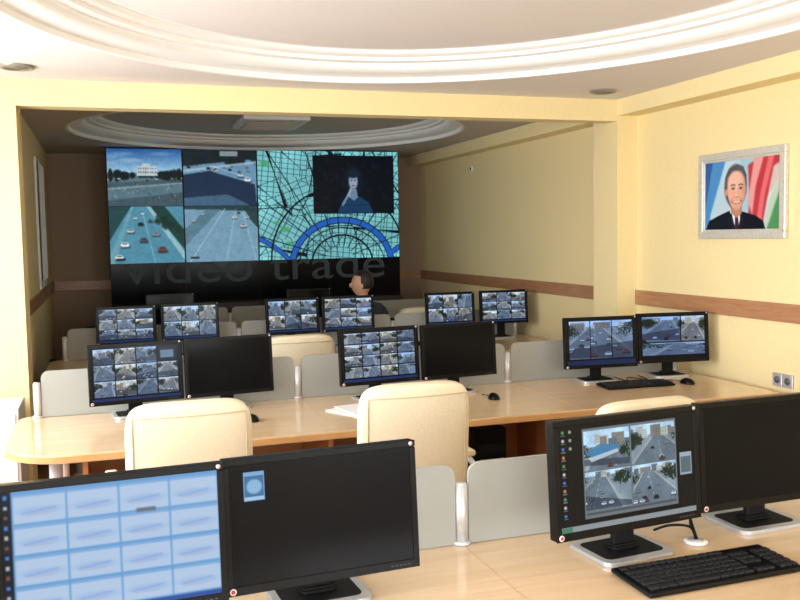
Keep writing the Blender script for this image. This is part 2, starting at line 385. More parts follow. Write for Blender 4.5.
def sc_high(w,h):
    rs=np.random.RandomState(24); m=Img(w,h,(.44,.60,.69))
    m.poly([(0,0),(1,0),(1,.1),(0,.05)],(.14,.24,.27)); m.poly([(.8,.0),(1,.1),(1,.4),(.9,.25)],(.12,.22,.22),.9)
    m.line([(.55,.05),(.05,1)],.009,(.62,.74,.8)); m.line([(.7,.06),(.55,1)],.005,(.7,.8,.85),.8); m.line([(.8,.1),(.97,1)],.006,(.7,.8,.85),.8); m.poly([(.3,.05),(.5,.05),(0,.7),(0,.4)],(.3,.44,.5),.8)
    for (x,y,k) in [(.74,.12,.02),(.25,.14,.02),(.68,.2,.035),(.86,.2,.03),(.12,.25,.03),(.8,.35,.045)]: car(m,x,y,k,rs)
    m.rect(.06,.9,.18,.94,(.05,.1,.12),.9)
    return fin(m,rs,w,h)
U1,U2,U3=.241,.489,.742
paste(im,0,0,U1-.002,.497,sc_plaza); paste(im,U1+.002,0,U2-.002,.497,sc_road)
paste(im,0,.503,U1-.002,1,sc_cars); paste(im,U1+.002,.503,U2-.002,1,sc_high)
def citymap(w,h):
    rs=np.random.RandomState(5); w0,h0=w,h; w*=2;h*=2
    m=Img(w,h,(.50,.80,.82)); asp=w/h
    n=vnoise(w,h,5,4,rs); m.a*= (.84+.25*n[...,None])
    def vor(k,rs):
        P=rs.rand(k,2); 
        D=np.stack([np.hypot((m.X-a)*asp,m.Y-b) for a,b in P]); D=np.partition(D,1,axis=0); return D[1]-D[0]
    def warp(ang,sc,mask,wd,col):
        u=(m.X*asp*math.cos(ang)+m.Y*math.sin(ang))*sc; v=(-m.X*asp*math.sin(ang)+m.Y*math.cos(ang))*sc*1.3
        g=np.minimum(np.abs(u-np.round(u)),np.abs(v-np.round(v)))/sc
        m.put(((wd-g)*h+.5)*mask,col,.85)
    reg=vnoise(w,h,4,3,rs)
    warp(.5,15,(reg<.45)*1.,.0035,(.04,.17,.22)); warp(-.35,12,((reg>=.45)&(reg<.62))*1.,.0035,(.04,.18,.24)); warp(.1,17,(reg>=.62)*1.,.003,(.06,.2,.26))
    e=vor(30,rs); m.put((.0045-e)*h+.5,(.03,.10,.14),.85)
    e=vor(12,rs); m.put((.008-e)*h+.5,(.02,.05,.08),1)
    for x,y,r in [(.18,.72,.03),(.05,.12,.03),(.2,.85,.022),(.9,.86,.025),(.12,.66,.02)]: m.ell(x,y,r,r*.9,(.25,.62,.38),.85,.6)
    def arc(cx,cy,rx,ry,a0,a1,wd,col):
        m.line([(cx+rx*math.cos(a0+(a1-a0)*t/30),cy-ry*math.sin(a0+(a1-a0)*t/30)) for t in range(31)],wd,col)
    for wd,col in [(.032,(.02,.05,.11)),(.024,(.12,.36,.72))]:
        m.line([(.0,.80),(.08,.86),(.15,.93),(.2,1)],wd*.7,col); arc(.58,1.08,.36,.44,pi*.98,pi*.03,wd,col); m.line([(.92,.97),(1,.9)],wd*.8,col)
    arc(.58,1.05,.22,.27,pi,.0,.008,(.02,.04,.07)); arc(.56,1.0,.48,.66,pi,.0,.008,(.02,.04,.07)); arc(.58,1.08,.31,.37,pi,.0,.005,(.05,.12,.16))
    for a in np.linspace(.3,2.9,9): m.line([(.56+.1*math.cos(a),1-.12*math.sin(a)),(.56+.8*math.cos(a),1-1.3*math.sin(a))],.004,(.03,.08,.12))
    m.rect(.38,.04,.965,.58,(.015,.03,.06)); m.rect(.385,.045,.96,.575,(.022,.045,.078))
    for i in range(60):
        x,y=.39+.56*rs.rand(),.06+.5*rs.rand(); m.ell(x,y,.012,.016,(.05,.15,.26),.4,.9)
    m.ell(.665,.27,.068,.13,(.05,.09,.14),1,.4); m.poly([(.55,.575),(.59,.46),(.64,.42),(.71,.42),(.78,.48),(.81,.575)],(.08,.22,.36))
    m.poly([(.65,.35),(.69,.35),(.70,.43),(.67,.46),(.64,.43)],(.40,.50,.60)); m.ell(.668,.28,.032,.075,(.55,.62,.70),1,.4); m.ell(.668,.205,.042,.045,(.08,.12,.18),1,.4)
    for s_ in (-1,1): m.ell(.668+s_*.012,.27,.006,.007,(.12,.16,.22),1,.5)
    m.ell(.668,.32,.010,.006,(.3,.25,.35),1,.5); m.line([(.59,.5),(.62,.43),(.648,.36)],.011,(.42,.52,.62)); m.line([(.65,.345),(.635,.42)],.007,(.6,.65,.7))
    return m.a.reshape(h0,2,w0,2,3).mean((1,3))
paste(im,U2+.002,0,1,1,citymap)
for u in (U1,U2): im.rect(u-.0015,0,u+.0015,1,(.02,.03,.04))
im.rect(U3,0,U3+.002,1,(.03,.06,.08),.7); im.rect(0,.497,1,.503,(.02,.03,.04))
grid_obj('screen_upper',im,W-.01,H2,M_vwall,root,(0,-.003,(VT+VM)/2))
mb=MB()
mb.box((0,.2,(VT+.0)/2),(W,.4,VT-.005),M_blackm)
us=[0,U1,U2,U3,1]
for k in range(4):
    a,b_=us[k]*W-W/2,us[k+1]*W-W/2
    mb.box(((a+b_)/2,-.001,(VM+VBt)/2),(b_-a-.006,.004,VM-VBt-.006),M_offscr)
mb.make('cabinet',root)
mb=MB(); mb.box((0,-.02,VBt/2-.01),(W+.01,.06,VBt-.02),M_darkwood,.004)
for k in range(1,4): mb.box((us[k]*W-W/2,-.052,VBt/2),(.008,.006,VBt-.06),M_blackm)
mb.make('plinth',root)
tx=bpy.data.curves.new('lettering','FONT'); tx.body="video trade"; tx.size=.49; tx.align_x='CENTER'; tx.extrude=.001
M_logo=mat('logo_grey',rgb(52,58,60),.6,spec=.1,noise=(20,.1),emis=(rgb(60,66,68),.25)); tx.materials.append(M_logo)
to=bpy.data.objects.new('lettering',tx); C.objects.link(to); 
bpy.context.view_layer.update()
dg=bpy.context.evaluated_depsgraph_get(); me=bpy.data.meshes.new_from_object(to.evaluated_get(dg)); bpy.data.objects.remove(to)
bm=bmesh.new(); bm.from_mesh(me)
zt=VM-.006; zb=1.235   # letters are cropped by the seam above
bmesh.ops.bisect_plane(bm,geom=bm.verts[:]+bm.edges[:]+bm.faces[:],plane_co=(0,zt-zb,0),plane_no=(0,1,0),clear_outer=True)
bm.to_mesh(me); bm.free()
xs=[v.co.x for v in me.vertices]; sx=(W*.90)/(max(xs)-min(xs)); xm=(max(xs)+min(xs))/2
to=bpy.data.objects.new('lettering',me); C.objects.link(to); to.parent=root; to.location=(-xm*sx-.03,-.006,zb); to.rotation_euler=(pi/2,0,0); to.scale=(sx,1,1)
# ================= PORTRAIT
root=empty('framed_portrait',(XR,4.64,1.915),-pi/2)   # local -Y points to world -X
im=Img(240,163,(.72,.8,.86)); rs=np.random.RandomState(2)
im.poly([(0,0),(.35,0),(.1,1),(0,1)],(.20,.36,.62)); im.poly([(.12,0),(.3,0),(.15,.75),(.05,1),(0,1),(0,.75)],(.30,.55,.78))
im.poly([(.3,0),(.42,0),(.25,.5),(.1,1),(.08,.8)],(.70,.82,.88))
im.poly([(.5,0),(.75,0),(.62,.35),(.6,1),(.4,1)],(.62,.76,.82))
im.poly([(.6,.1),(.78,.0),(1,0),(1,.3),(.85,.55),(.78,1),(.6,1),(.62,.5)],(.72,.22,.26)); im.poly([(.68,0),(.8,0),(.7,.4),(.66,.8),(.6,.6)],(.88,.6,.6))
im.poly([(.86,.0),(.93,0),(.82,.5),(.76,1),(.7,1),(.76,.5)],(.86,.42,.44)); im.poly([(1,.3),(1,1),(.8,1),(.86,.6)],(.30,.55,.34)); im.poly([(.92,.15),(1,.1),(1,.45),(.84,1),(.8,1),(.86,.5)],(.82,.85,.82),.8)
im.a=blur(im.a,6)
im.poly([(.02,1),(.07,.86),(.2,.79),(.36,.72),(.53,.74),(.70,.8),(.80,.88),(.83,1)],(.06,.07,.12))
im.poly([(.36,.72),(.50,.74),(.50,.88),(.46,1),(.41,.88)],(.93,.94,.96)); im.poly([(.435,.81),(.475,.81),(.49,1),(.43,1)],(.26,.12,.18))
im.poly([(.36,.88),(.385,.74),(.44,1),(.40,1)],(.10,.11,.17)); im.poly([(.52,.76),(.55,.88),(.50,1),(.47,1)],(.10,.11,.17))
im.poly([(.37,.6),(.53,.6),(.52,.77),(.45,.83),(.375,.74)],(.72,.50,.42))
cx=.45
im.ell(cx-.015,.38,.15,.31,(.36,.34,.34),1,.15)
def face_mask(): return np.hypot((im.X-cx)/(.126-.035*np.clip((im.Y-.46)/.27,0,1)),(im.Y-.45)/.275)
fm=face_mask(); im.put((1-fm)/.08+.5,(.86,.65,.56)); im.ell(cx-.01,.30,.112,.14,(.91,.72,.64),1,.5)
im.ell(cx-.14,.46,.018,.05,(.78,.55,.46),1,.3); im.ell(cx+.128,.46,.012,.045,(.70,.48,.40),1,.3)
im.poly([(cx-.145,.42),(cx-.155,.25),(cx-.10,.12),(cx,.07),(cx+.09,.11),(cx+.135,.24),(cx+.13,.42),(cx+.112,.27),(cx+.06,.165),(cx-.05,.15),(cx-.12,.25)],(.33,.32,.34))
for s_ in (-1,1): im.ell(cx+s_*.065,.52,.03,.05,(.91,.66,.58),.6,.9)
for s_ in (-1,1):
    im.ell(cx+.005+s_*.05,.405,.028,.026,(.70,.50,.42),.7,.8)
    im.ell(cx+.005+s_*.05,.41,.019,.010,(.20,.13,.12),1,.5); im.line([(cx+.005+s_*.022,.365),(cx+.005+s_*.055,.352),(cx+.005+s_*.08,.368)],.008,(.28,.23,.22),.9)
im.ell(cx+.004,.50,.022,.03,(.91,.70,.61),.9,.7); im.line([(cx-.018,.528),(cx+.004,.538),(cx+.026,.526)],.005,(.58,.37,.31),.8); im.line([(cx+.018,.42),(cx+.022,.5)],.006,(.70,.5,.42),.6)
im.line([(cx-.055,.595),(cx-.02,.615),(cx+.03,.615),(cx+.062,.59)],.014,(.62,.32,.30)); im.line([(cx-.042,.598),(cx+.005,.612),(cx+.05,.596)],.007,(.95,.92,.90))
for s_ in (-1,1): im.line([(cx+s_*.035,.525),(cx+s_*.075,.575),(cx+s_*.08,.61)],.004,(.64,.43,.36),.7)
im.put(np.clip((im.X-cx-.04)*9,0,1)*(fm<1),(.46,.29,.25),.3); im.put(np.clip((im.Y-.64)*8,0,1)*(fm<1),(.55,.37,.31),.4)
im.a=blur(im.a,1)
PW,PH=.80,.55
grid_obj('print',im,PW-.11,PH-.11,M_print,root,(0,-.018,0))
mb=MB(); M_frame=mat('silver_frame',rgb(215,212,202),.35,metal=.3,noise=(60,.08),bump=.3)
for (w,o,d) in [(.045,0,.03),(.018,.042,.022)]:
    for s_ in (-1,1):
        mb.box((0,-d/2,s_*(PH/2-o-w/2)),(PW-2*o,d,w),M_frame,.006)
        mb.box((s_*(PW/2-o-w/2),-d/2,0),(w,d,PH-2*o-2*w+.004),M_frame,.006)
mb.box((0,-.006,0),(PW-.06,.012,PH-.06),M_white)
mb.make('frame',root)
# wall sockets
mb=MB()
for k in range(2):
    mb.box((-.006,k*.085,0),(.012,.08,.08),M_silver,.004); mb.cyl((-.013,k*.085,0),.022,.004,mat('socket_grey',rgb(90,90,95),.5),rot=(0,pi/2,0))
mb.make('wall_socket',loc=(XR,4.22,.80))
mb=MB(); mb.box((-.01,0,0),(.02,.05,.05),M_white,.006); mb.cyl((-.022,0,0),.015,.004,M_blackm,rot=(0,pi/2,0)); mb.make('wall_sensor',loc=(XR,8.93,2.40))
# ================= DESKS
def rounded(x0,x1,y0,y1,r=.3,rf=True):
    pts=[(x1,y0),(x1,y1)]
    for k in range(9):
        a=pi/2+k/8*pi/2; pts.append((x0+.12+.12*math.cos(a),y1-.12+.12*math.sin(a)))
    for k in range(13):
        a=pi+k/12*pi/2; pts.append((x0+r+r*math.cos(a),y0+r+r*math.sin(a)))
    return pts
def panel(mb,x0,x1,y,z0=.752,h=.25,r=.04):
    bm=bmesh.new(); pts=[(x0,z0),(x1,z0)]
    for cx,a0 in ((x1-r,0),(x0+r,pi/2)):
        for k in range(6): a=a0+k/5*pi/2; pts.append((cx+r*math.cos(a),z0+h-r+r*math.sin(a)))
    A=[bm.verts.new((x,y-.006,z)) for x,z in pts]; f=bm.faces.new(A)
    r_=bmesh.ops.extrude_face_region(bm,geom=[f]); bmesh.ops.translate(bm,verts=[g for g in r_['geom'] if isinstance(g,bmesh.types.BMVert)],vec=(0,.012,0))
    bmesh.ops.recalc_face_normals(bm,faces=bm.faces); mb.addbm(bm,M_frost)
def desk_row(x0,x1,y0,y1,yp,posts,seams,name='control_room_desk'):
    root=empty(name,(0,0,0))
    mb=MB(); mb.prism(rounded(x0,x1,y0,y1),.712,.75,M_desk,.004)
    for s_ in seams: mb.b2(s_-.0015,s_+.0015,y0+.003,y1-.01,.749,.7502,M_edge)
    mb.make('worktop',root)
    mb=MB(); e=rounded(x0-.002,x1+.001,y0-.002,y1+.001,.3); mb.prism(e,.716,.744,M_edge); mb.make('edge_band',root)
    mb=MB()
    mb.b2(x0+.35,x1-.05,y1-.22,y1-.20,.06,.711,M_desk2)
    for s_ in seams+[x0+.35,x1-.05]: mb.b2(s_-.012,s_+.012,y0+.18,y1-.06,0,.711,M_desk2)
    mb.b2(x0+.35,x1-.05,y1-.28,y1-.23,.62,.66,M_alu)
    mb.make('modesty_panel_and_gables',root)
    mb=MB()
    for xx,yy in [(x0+.22,y0+.22),(x0+.22,y1-.15)]:
        mb.cyl((xx,yy,.356),.03,.71,M_alu); mb.cyl((xx,yy,.01),.045,.02,M_alu)
    mb.make('legs',root)
    dv=empty('desk_divider_screen',(0,0,0))
    mb=MB()
    for px in posts:
        mb.cyl((px,yp,.8465),.02,.19,M_alu,bev=.004); mb.cyl((px,yp,.7560),.028,.01,M_alu)
    mb.make('posts',dv)
    mb=MB()
    for a,b_ in zip(posts,posts[1:]): panel(mb,a+.022,b_-.022,yp)
    if posts[-1]<x1-.1: panel(mb,posts[-1]+.022,x1-.02,yp)
    mb.make('divider_panels',dv)
    return root
desk_row(-.55,3.70,1.50,2.60,2.49,[-.42,1.01,2.42],[1.01,2.42])
desk_row(-.47,3.70,4.18,5.22,5.15,[-.37,1.06,2.42,3.67],[1.06,2.42])
desk_row(-.44,3.70,6.55,7.60,7.54,[-.32,1.06,2.42,3.62],[1.06,2.42])
desk_row(-.10,3.70,8.38,9.20,9.16,[.0,1.2,2.45,3.62],[1.2,2.45])
# ================= MONITORS
DZ=.7504
def monitor(x,y,zb,yaw,img=None,s=1.0,tilt=4,desk=DZ,bx=0.0):
    """x,y,zb : bottom centre of the front of the panel"""
    W,H=.49*s,.322*s; a=math.radians(yaw)
    root=empty('computer_monitor',(x,y,desk),a)
    zz=zb-desk; t=math.radians(tilt)
    h=MB(); bz=.016*s; bb=.022*s
    h.box((0,.02,H/2),(W,.034,H),M_black,.005)
    h.box((0,.05,H/2),(W*.7,.045,H*.72),M_blackm,.015)
    h.box((0,.0015,bb/2),(W,.007,bb),M_black,.0015); h.box((0,.0015,H-bz/2),(W,.007,bz),M_black,.0015)
    for q in (-1,1): h.box((q*(W/2-bz/2),.0015,H/2),(bz,.007,H-bz-bb+.002),M_black,.0015)
    h.cyl((W/2-.012*s,-.0022,H-bz*.5),.0055*s,.001,M_silver,rot=(pi/2,0,0),seg=16)
    h.cyl((-W/2+.014*s,-.0022,bb*.5),.008*s,.001,M_white,rot=(pi/2,0,0),seg=16)
    h.cyl((-W/2+.014*s,-.0030,bb*.5),.005*s,.001,M_red,rot=(pi/2,0,0),seg=16)
    for k in range(5): h.box((W/2-.03-.012*k,-.0022,bb*.5),(.006,.001,.0015),mat('button_grey',rgb(90,90,92),.5))
    hs=h.make('housing',root,(0,0,zz),(-t,0,0))
    if img is None:
        g=MB(); g.box((0,.0012,(H+bb-bz)/2),(W-2*bz,.002,H-bb-bz),M_offscr); g.make('screen',root,(0,0,zz),(-t,0,0))
    else:
        o=grid_obj('screen',img,W-2*bz,H-bb-bz,M_screen,root,(0,0,0),(-t,0,0))
        v=Vector((0,.0004,(H+bb-bz)/2)); v.rotate(Euler((-t,0,0))); o.location=v+Vector((0,0,zz))
    st=MB()
    st.box((bx,.10,(zz+H*.5)/2+.006),(.075,.022,zz+H*.5-.012),M_blackm,.006,rot=(-.03,0,0))
    st.box((bx,.085,zz+H*.5),(.11,.05,.09),M_blackm,.008)
    def rr(w,d,r,cy): return [(bx+sx*(w/2-r)+r*math.cos(a0+k/5*pi/2),cy+sy*(d/2-r)+r*math.sin(a0+k/5*pi/2)) for sx,sy,a0 in ((1,1,0),(-1,1,pi/2),(-1,-1,pi),(1,-1,1.5*pi)) for k in range(6)]
    cb=.10
    st.prism(rr(.245*s,.205*s,.035,cb),0,.012,M_silver,.003)
    st.prism(rr(.20*s,.145*s,.02,cb),.0115,.0135,M_blackm)
    st.prism(rr(.10,.06,.015,cb),.0125,.03,M_blackm,.006)
    st.make('stand',root)
    return root
def scr_grid(w,h,nc,nr,seed,bg=(.03,.05,.09),x0=.02,y0=.03,x1=.98,y1=.93,tint=(.85,.93,1.05),skip=()):
    im=Img(w,h,bg); k=0
    cw=(x1-x0)/nc; ch=(y1-y0)/nr
    for r in range(nr):
        for c in range(nc):
            k+=1
            if (r,c) in skip: continue
            X0,Y0=x0+c*cw,y0+r*ch
            tt=[(.85,.93,1.05),(.95,.98,1.02),(.75,.85,.98),(1.0,1.0,.98)][(seed+k*3)%4]
            paste(im,X0+.006,Y0+.008,X0+cw-.008,Y0+ch-.012,lambda W,H:cctv(W,H,seed*31+k,tt,6,.02+.13*((seed*7+k)%3)))
    im.rect(0,.95,1,1,(.12,.2,.38)); return im
# row 1 left : pale tiles
im=Img(240,150,(.40,.62,.82)); im.rect(0,0,.045,1,(.08,.12,.16))
for k in range(12): im.rect(.012,.03+k*.075,.03,.06+k*.075,[(.3,.5,.8),(.7,.7,.75),(.5,.3,.25)][k%3])
for r in range(4):
    for c in range(4):
        X0=.05+c*.2375; Y0=.02+r*.235
        im.rect(X0+.006,Y0+.008,X0+.232,Y0+.225,(.69,.78,.89)); 
        im.ell(X0+.12,Y0+.14,.095,.03,(.52,.66,.85),.4,.7); im.line([(X0+.045,Y0+.155),(X0+.19,Y0+.125)],.007,(.45,.6,.85),.5); im.line([(X0+.06,Y0+.17),(X0+.17,Y0+.165)],.004,(.8,.6,.65),.4)
        im.rect(X0+.006,Y0+.008,X0+.232,Y0+.03,(.50,.66,.84))
im.rect(.05+.2375*2+.08,.235,.05+.2375*2+.17,.27,(.4,.45,.5)); im.rect(0,.96,1,1,(.15,.3,.6))
im.a=blur(im.a,1)
monitor(0,2.10,.832,2.5,im,s=1.035)
im=Img(240,150,(.055,.058,.055)); im.rect(.075,.07,.185,.31,(.5,.68,.85)); im.rect(.08,.10,.18,.3,(.28,.45,.62)); im.ell(.13,.19,.04,.06,(.55,.72,.85),1,.3); im.rect(.08,.275,.18,.3,(.65,.78,.9))
monitor(.51,2.17,.822,3.4,im,s=1.045)
im=Img(330,208,(.045,.05,.05))
for k in range(11): im.ell(.035,.06+k*.078,.010,.016,[(.3,.6,.4),(.75,.75,.8),(.3,.45,.8),(.8,.5,.3)][k%4],1,.3); im.rect(.02,.085+k*.078,.052,.092+k*.078,(.5,.5,.5))
for k in range(3): im.ell(.085,.06+k*.078,.010,.016,(.6,.65,.5),1,.3)
im.rect(.17,.05,.86,.9,(.42,.46,.48))
q=0
for (a,b_) in ((.18,.07),(.52,.07),(.18,.46),(.52,.46)):
    q+=1; paste(im,a,b_,a+.33,b_+.375,lambda w,h:cctv(w,h,[203,214,208,233][q-1],(.9,.98,1.02),[3,5,9,10][q-1],[.3,.28,.08,.02][q-1]))
im.poly([(.19,.28),(.30,.20),(.45,.24),(.42,.30),(.26,.36)],(.25,.50,.68),.9); im.poly([(.21,.33),(.42,.27),(.43,.30),(.23,.37)],(.80,.83,.86),.8)
im.rect(.18,.845,.85,.87,(.3,.33,.36)); im.rect(.885,.4,.975,.62,(.6,.68,.72)); im.rect(.89,.44,.97,.6,(.35,.42,.45)); im.rect(0,.945,1,1,(.55,.58,.6)); im.rect(0,.95,.08,1,(.3,.5,.4))
monitor(1.400,2.16,.850,5.6,im,s=1.035,bx=.04)
monitor(1.945,2.24,.842,1.9,None,s=1.035,bx=.03)
# row 2
im=scr_grid(260,162,4,3,1,y1=.93,skip=((0,3),)); im.rect(.76,.06,.97,.3,(.1,.15,.2)); im.rect(.78,.12,.93,.26,(.4,.5,.6))
monitor(.144,4.92,.832,6.5,im)
monitor(.640,4.93,.838,7.0,None)
monitor(1.485,4.85,.853,6.1,scr_grid(260,162,4,4,2))
monitor(1.985,4.87,.853,6.1,None)
im=Img(220,137,(.03,.04,.07)); paste(im,.03,.04,.97,.86,lambda w,h:cctv(w,h,77,(.8,.9,1.05),22,.12)); im.rect(0,.9,1,1,(.1,.16,.3)); im.rect(.33,.04,.345,.86,(.03,.04,.07)); im.rect(.65,.04,.662,.86,(.03,.04,.07))
monitor(2.945,4.88,.846,-5.5,im)
im=Img(220,137,(.03,.04,.07)); paste(im,.03,.04,.6,.6,lambda w,h:cctv(w,h,78,(.7,.82,1.0),8,.12)); paste(im,.62,.04,.97,.6,lambda w,h:cctv(w,h,79,(.9,.92,.95),8,.12)); paste(im,.03,.63,.97,.9,lambda w,h:cctv(w,h,80,(.7,.82,1.0),14,.02)); 
monitor(3.47,4.87,.850,-8,im)
# row 3
s3=.93
for (x,z,g,sd,yw) in [(.15,.880,(3,3),5,2),(.645,.885,(3,2),6,1),(1.485,.893,(3,2),7,3),(1.965,.893,(3,3),8,0),(2.90,.890,(3,2),9,-2),(3.42,.890,(3,3),10,-4)]:
    monitor(x,7.33,z,yw,scr_grid(130,82,g[0],g[1],sd),s=s3)
monitor(.60,8.93,.87,0,None,s=.93); monitor(1.98,8.93,.87,0,None,s=.93)
# ================= CHAIRS
def chair(x,y,yaw,top=1.07,leather=None,pip=None,name='office_chair'):
    """faces +Y; x,y = centre of seat"""
    L=leather or M_cream; P=pip or M_creamd
    root=empty(name,(x,y,0),math.radians(yaw))
    def cushion(nm,W,D,H,loc,rot,curve=0,smile=0,n=7.0):
        bm=bmesh.new(); bmesh.ops.create_cube(bm,size=1); bmesh.ops.subdivide_edges(bm,edges=bm.edges[:],cuts=9,use_grid_fill=True)
        for v in bm.verts:
            p=v.co*2; q=p.copy()
            r=(abs(p.x)**n+abs(p.y)**n+abs(p.z)**n)**(1/n); m_=max(abs(p.x),abs(p.y),abs(p.z)); q=p*(m_/r)
            v.co=Vector((q.x*W/2,q.y*D/2,q.z*H/2))
            if curve: v.co.y-= -curve*(q.x**2)
            if smile: v.co.z-= smile*q.x**2*max(0,q.z)
        mb=MB(); mb.addbm(bm,L,True); o=mb.make(nm,root,loc,rot)
        sub=o.modifiers.new('s','SUBSURF'); sub.levels=1; sub.render_levels=1
        return o
    bh=top-.52
    cushion('seat',.50,.50,.12,(0,.0,.47),(0,0,0))
    cushion('backrest',.50,.085,bh,(0,-.27,.52+bh/2),(.10,0,0),.035,.010)
    cushion('backrest_pad',.42,.07,bh*.55,(0,-.215,.52+bh*.62),(.10,0,0),.03)
    mb=MB()
    def bk(xx,z): return (xx,-.27-.042+.035*(xx/.25)**2-(z-(.52+bh/2))*.10,z)
    z0,z1=.52+bh*.14,.52+bh*.90; X=.222
    path=[bk(xx,z1) for xx in np.linspace(-X,X,13)]; path+= [bk(X,z) for z in np.linspace(z1,z0,8)][1:]; path+=[bk(xx,z0) for xx in np.linspace(X,-X,13)][1:]; path+=[bk(-X,z) for z in np.linspace(z0,z1,8)][1:]
    mb.tube(path,.0028,P,6)
    mb.make('seams',root)
    mb=MB()
    for s_ in (-1,1):
        mb.tube([(s_*.24,.10,.45),(s_*.30,.12,.50),(s_*.31,.12,.60),(s_*.305,.10,.68)],.014,M_alu)
        mb.tube([(s_*.24,-.22,.62),(s_*.30,-.20,.66),(s_*.305,-.1,.685),(s_*.305,.10,.685)],.014,M_alu)
        mb.box((s_*.305,-.02,.70),(.055,.27,.03),L,.013,smooth=True)
    mb.box((0,-.28,.47),(.07,.02,.16),M_black,.006); mb.box((0,-.13,.40),(.09,.3,.025),M_black,.006)
    mb.cyl((0,0,.30),.028,.22,M_alu); mb.cyl((0,0,.17),.038,.16,M_black)
    for k in range(5):
        a=2*pi*k/5+.3; c,s_=math.cos(a),math.sin(a)
        mb.tube([(0,0,.11),(c*.14,s_*.14,.10),(c*.28,s_*.28,.075)],[.028,.022,.016],M_alu)
        mb.cyl((c*.28,s_*.28,.03),.03,.022,M_blackm,rot=(pi/2,0,a+.4)); mb.cyl((c*.28,s_*.28,.06),.008,.04,M_blackm)
    mb.cyl((0,0,.10),.045,.06,M_alu)
    mb.make('base_and_arms',root)
    return root
chair(.30,3.88,0,1.060); chair(1.25,3.86,0,1.070); chair(2.11,3.42,3,1.008)
chair(1.26,6.30,0,1.03)
chair(2.82,8.10,0,1.03); 
chair(-.12,8.05,25,1.0,M_blackm,M_black,'office_chair')
pc=chair(2.29,7.98,0,.96,M_blackm,M_black,'office_chair')
# ================= PERSON (seated operator, facing the video wall, head turned left)
def skinned(name,verts,edges,rad,mats,parent,sub=2):
    me=bpy.data.meshes.new(name); me.from_pydata(verts,edges,[]); me.materials.append(mats)
    o=bpy.data.objects.new(name,me); C.objects.link(o); o.parent=parent
    md=o.modifiers.new('skin','SKIN'); md.use_smooth_shade=True
    for i,r in enumerate(rad): 
        me.skin_vertices[0].data[i].radius=(r,r) if not isinstance(r,tuple) else r
        me.skin_vertices[0].data[i].use_root=(i==0)
    sb=o.modifiers.new('sub','SUBSURF'); sb.levels=sub; sb.render_levels=sub
    return o
root=empty('seated_person',(2.29,8.02,0))
V=[(0,-.02,.60),(0,-.03,.72),(0,-.02,.88),(0,-.01,1.02),(0,.0,1.09),(0,.01,1.15)]
E_=[(0,1),(1,2),(2,3),(3,4),(4,5)]
R_=[(.15,.11),(.135,.095),(.15,.10),(.12,.08),(.05,.05),(.045,.045)]
for s_ in (-1,1):
    o=len(V); V+=[(s_*.15,.0,1.02),(s_*.20,.0,.97),(s_*.24,.14,.81),(s_*.23,.24,.785),(s_*.16,.42,.795),(s_*.15,.46,.795)]
    R_+=[.06,.058,.046,.042,.032,.03]; E_+=[(3,o),(o,o+1),(o+1,o+2),(o+2,o+3),(o+3,o+4),(o+4,o+5)]
skinned('torso_and_arms',V,E_,R_,M_cloth,root)
V=[(0,-.02,.60)];E_=[];R_=[(.15,.11)]
for s_ in (-1,1):
    o=len(V); V+=[(s_*.09,.02,.60),(s_*.12,.24,.60),(s_*.13,.44,.575),(s_*.13,.45,.48),(s_*.13,.44,.30),(s_*.13,.43,.09)]
    R_+=[.095,.08,.062,.056,.052,.04]; E_+=[(0,o)]+[(o+k,o+k+1) for k in range(5)]
skinned('legs',V,E_,R_,M_trous,root)
mb=MB()
for s_ in (-1,1):
    mb.sph((s_*.13,.49,.045),(.045,.13,.045),M_black)
mb.make('shoes',root)
for s_ in (-1,1):
    V=[(s_*.15,.45,.795),(s_*.145,.49,.785),(s_*.14,.53,.775)];E_=[(0,1),(1,2)];R_=[(.026,.02),(.034,.016),(.034,.014)]
    skinned('palm',V,E_,R_,M_skin,root,1)
    for k,(dx,ln) in enumerate([(-.028,.062),(-.010,.072),(.010,.076),(.028,.068)]):
        x0=s_*.14+dx; V=[(x0,.525,.776),(x0+dx*.1,.54+ln*.35,.785),(x0+dx*.15,.54+ln*.75,.775),(x0+dx*.15,.54+ln,.762)]
        skinned('finger_%d'%(k+1),V,[(0,1),(1,2),(2,3)],[.009,.009,.008,.007],M_skin,root,1)
    V=[(s_*.125,.485,.783),(s_*.098,.505,.777),(s_*.088,.53,.768),(s_*.09,.55,.762)]
    skinned('thumb',V,[(0,1),(1,2),(2,3)],[.012,.011,.009,.008],M_skin,root,1)
def headfn(c):
    x,y,z=c
    k=1-.22*max(0,-z)**1.3
    return (x*k,(y*(1-.1*max(0,-z))+ (.06 if y>0 and z<0 else 0)*abs(z)),z)
HR=(0,0,math.radians(68)); HL=(0,0,.045)
mb=MB()
mb.sph((0,.015,1.205),(.073,.093,.115),M_skin,fn=headfn,u=28,v=20)
mb.tube([(0,-.01,1.02),(0,.0,1.08),(0,.01,1.14)],[.055,.05,.048],M_skin,14)
mb.sph((0,.112,1.195),(.012,.016,.022),M_skin); 
for s_ in (-1,1):
    mb.sph((s_*.075,.005,1.195),(.01,.02,.03),M_skin); mb.sph((s_*.028,.098,1.215),(.011,.008,.007),M_white); mb.sph((s_*.028,.104,1.215),(.005,.004,.005),M_black)
    mb.tube([(s_*.015,.106,1.236),(s_*.03,.105,1.241),(s_*.045,.097,1.235)],.004,M_hair)
mb.tube([(-.022,.098,1.155),(0,.104,1.153),(.022,.098,1.155)],.005,mat('lips',rgb(160,90,80),.5))
mb.make('head',root,HL,HR)
mb=MB()
def hairfn(c):
    x,y,z=c
    if y>.1 and z<.5: y=.1-(y-.1)*.2
    if z<-.55: z=-.55
    return (x,y,z)
mb.sph((0,.0,1.225),(.083,.105,.112),M_hair,fn=hairfn,u=28,v=20)
mb.make('hair',root,HL,HR)
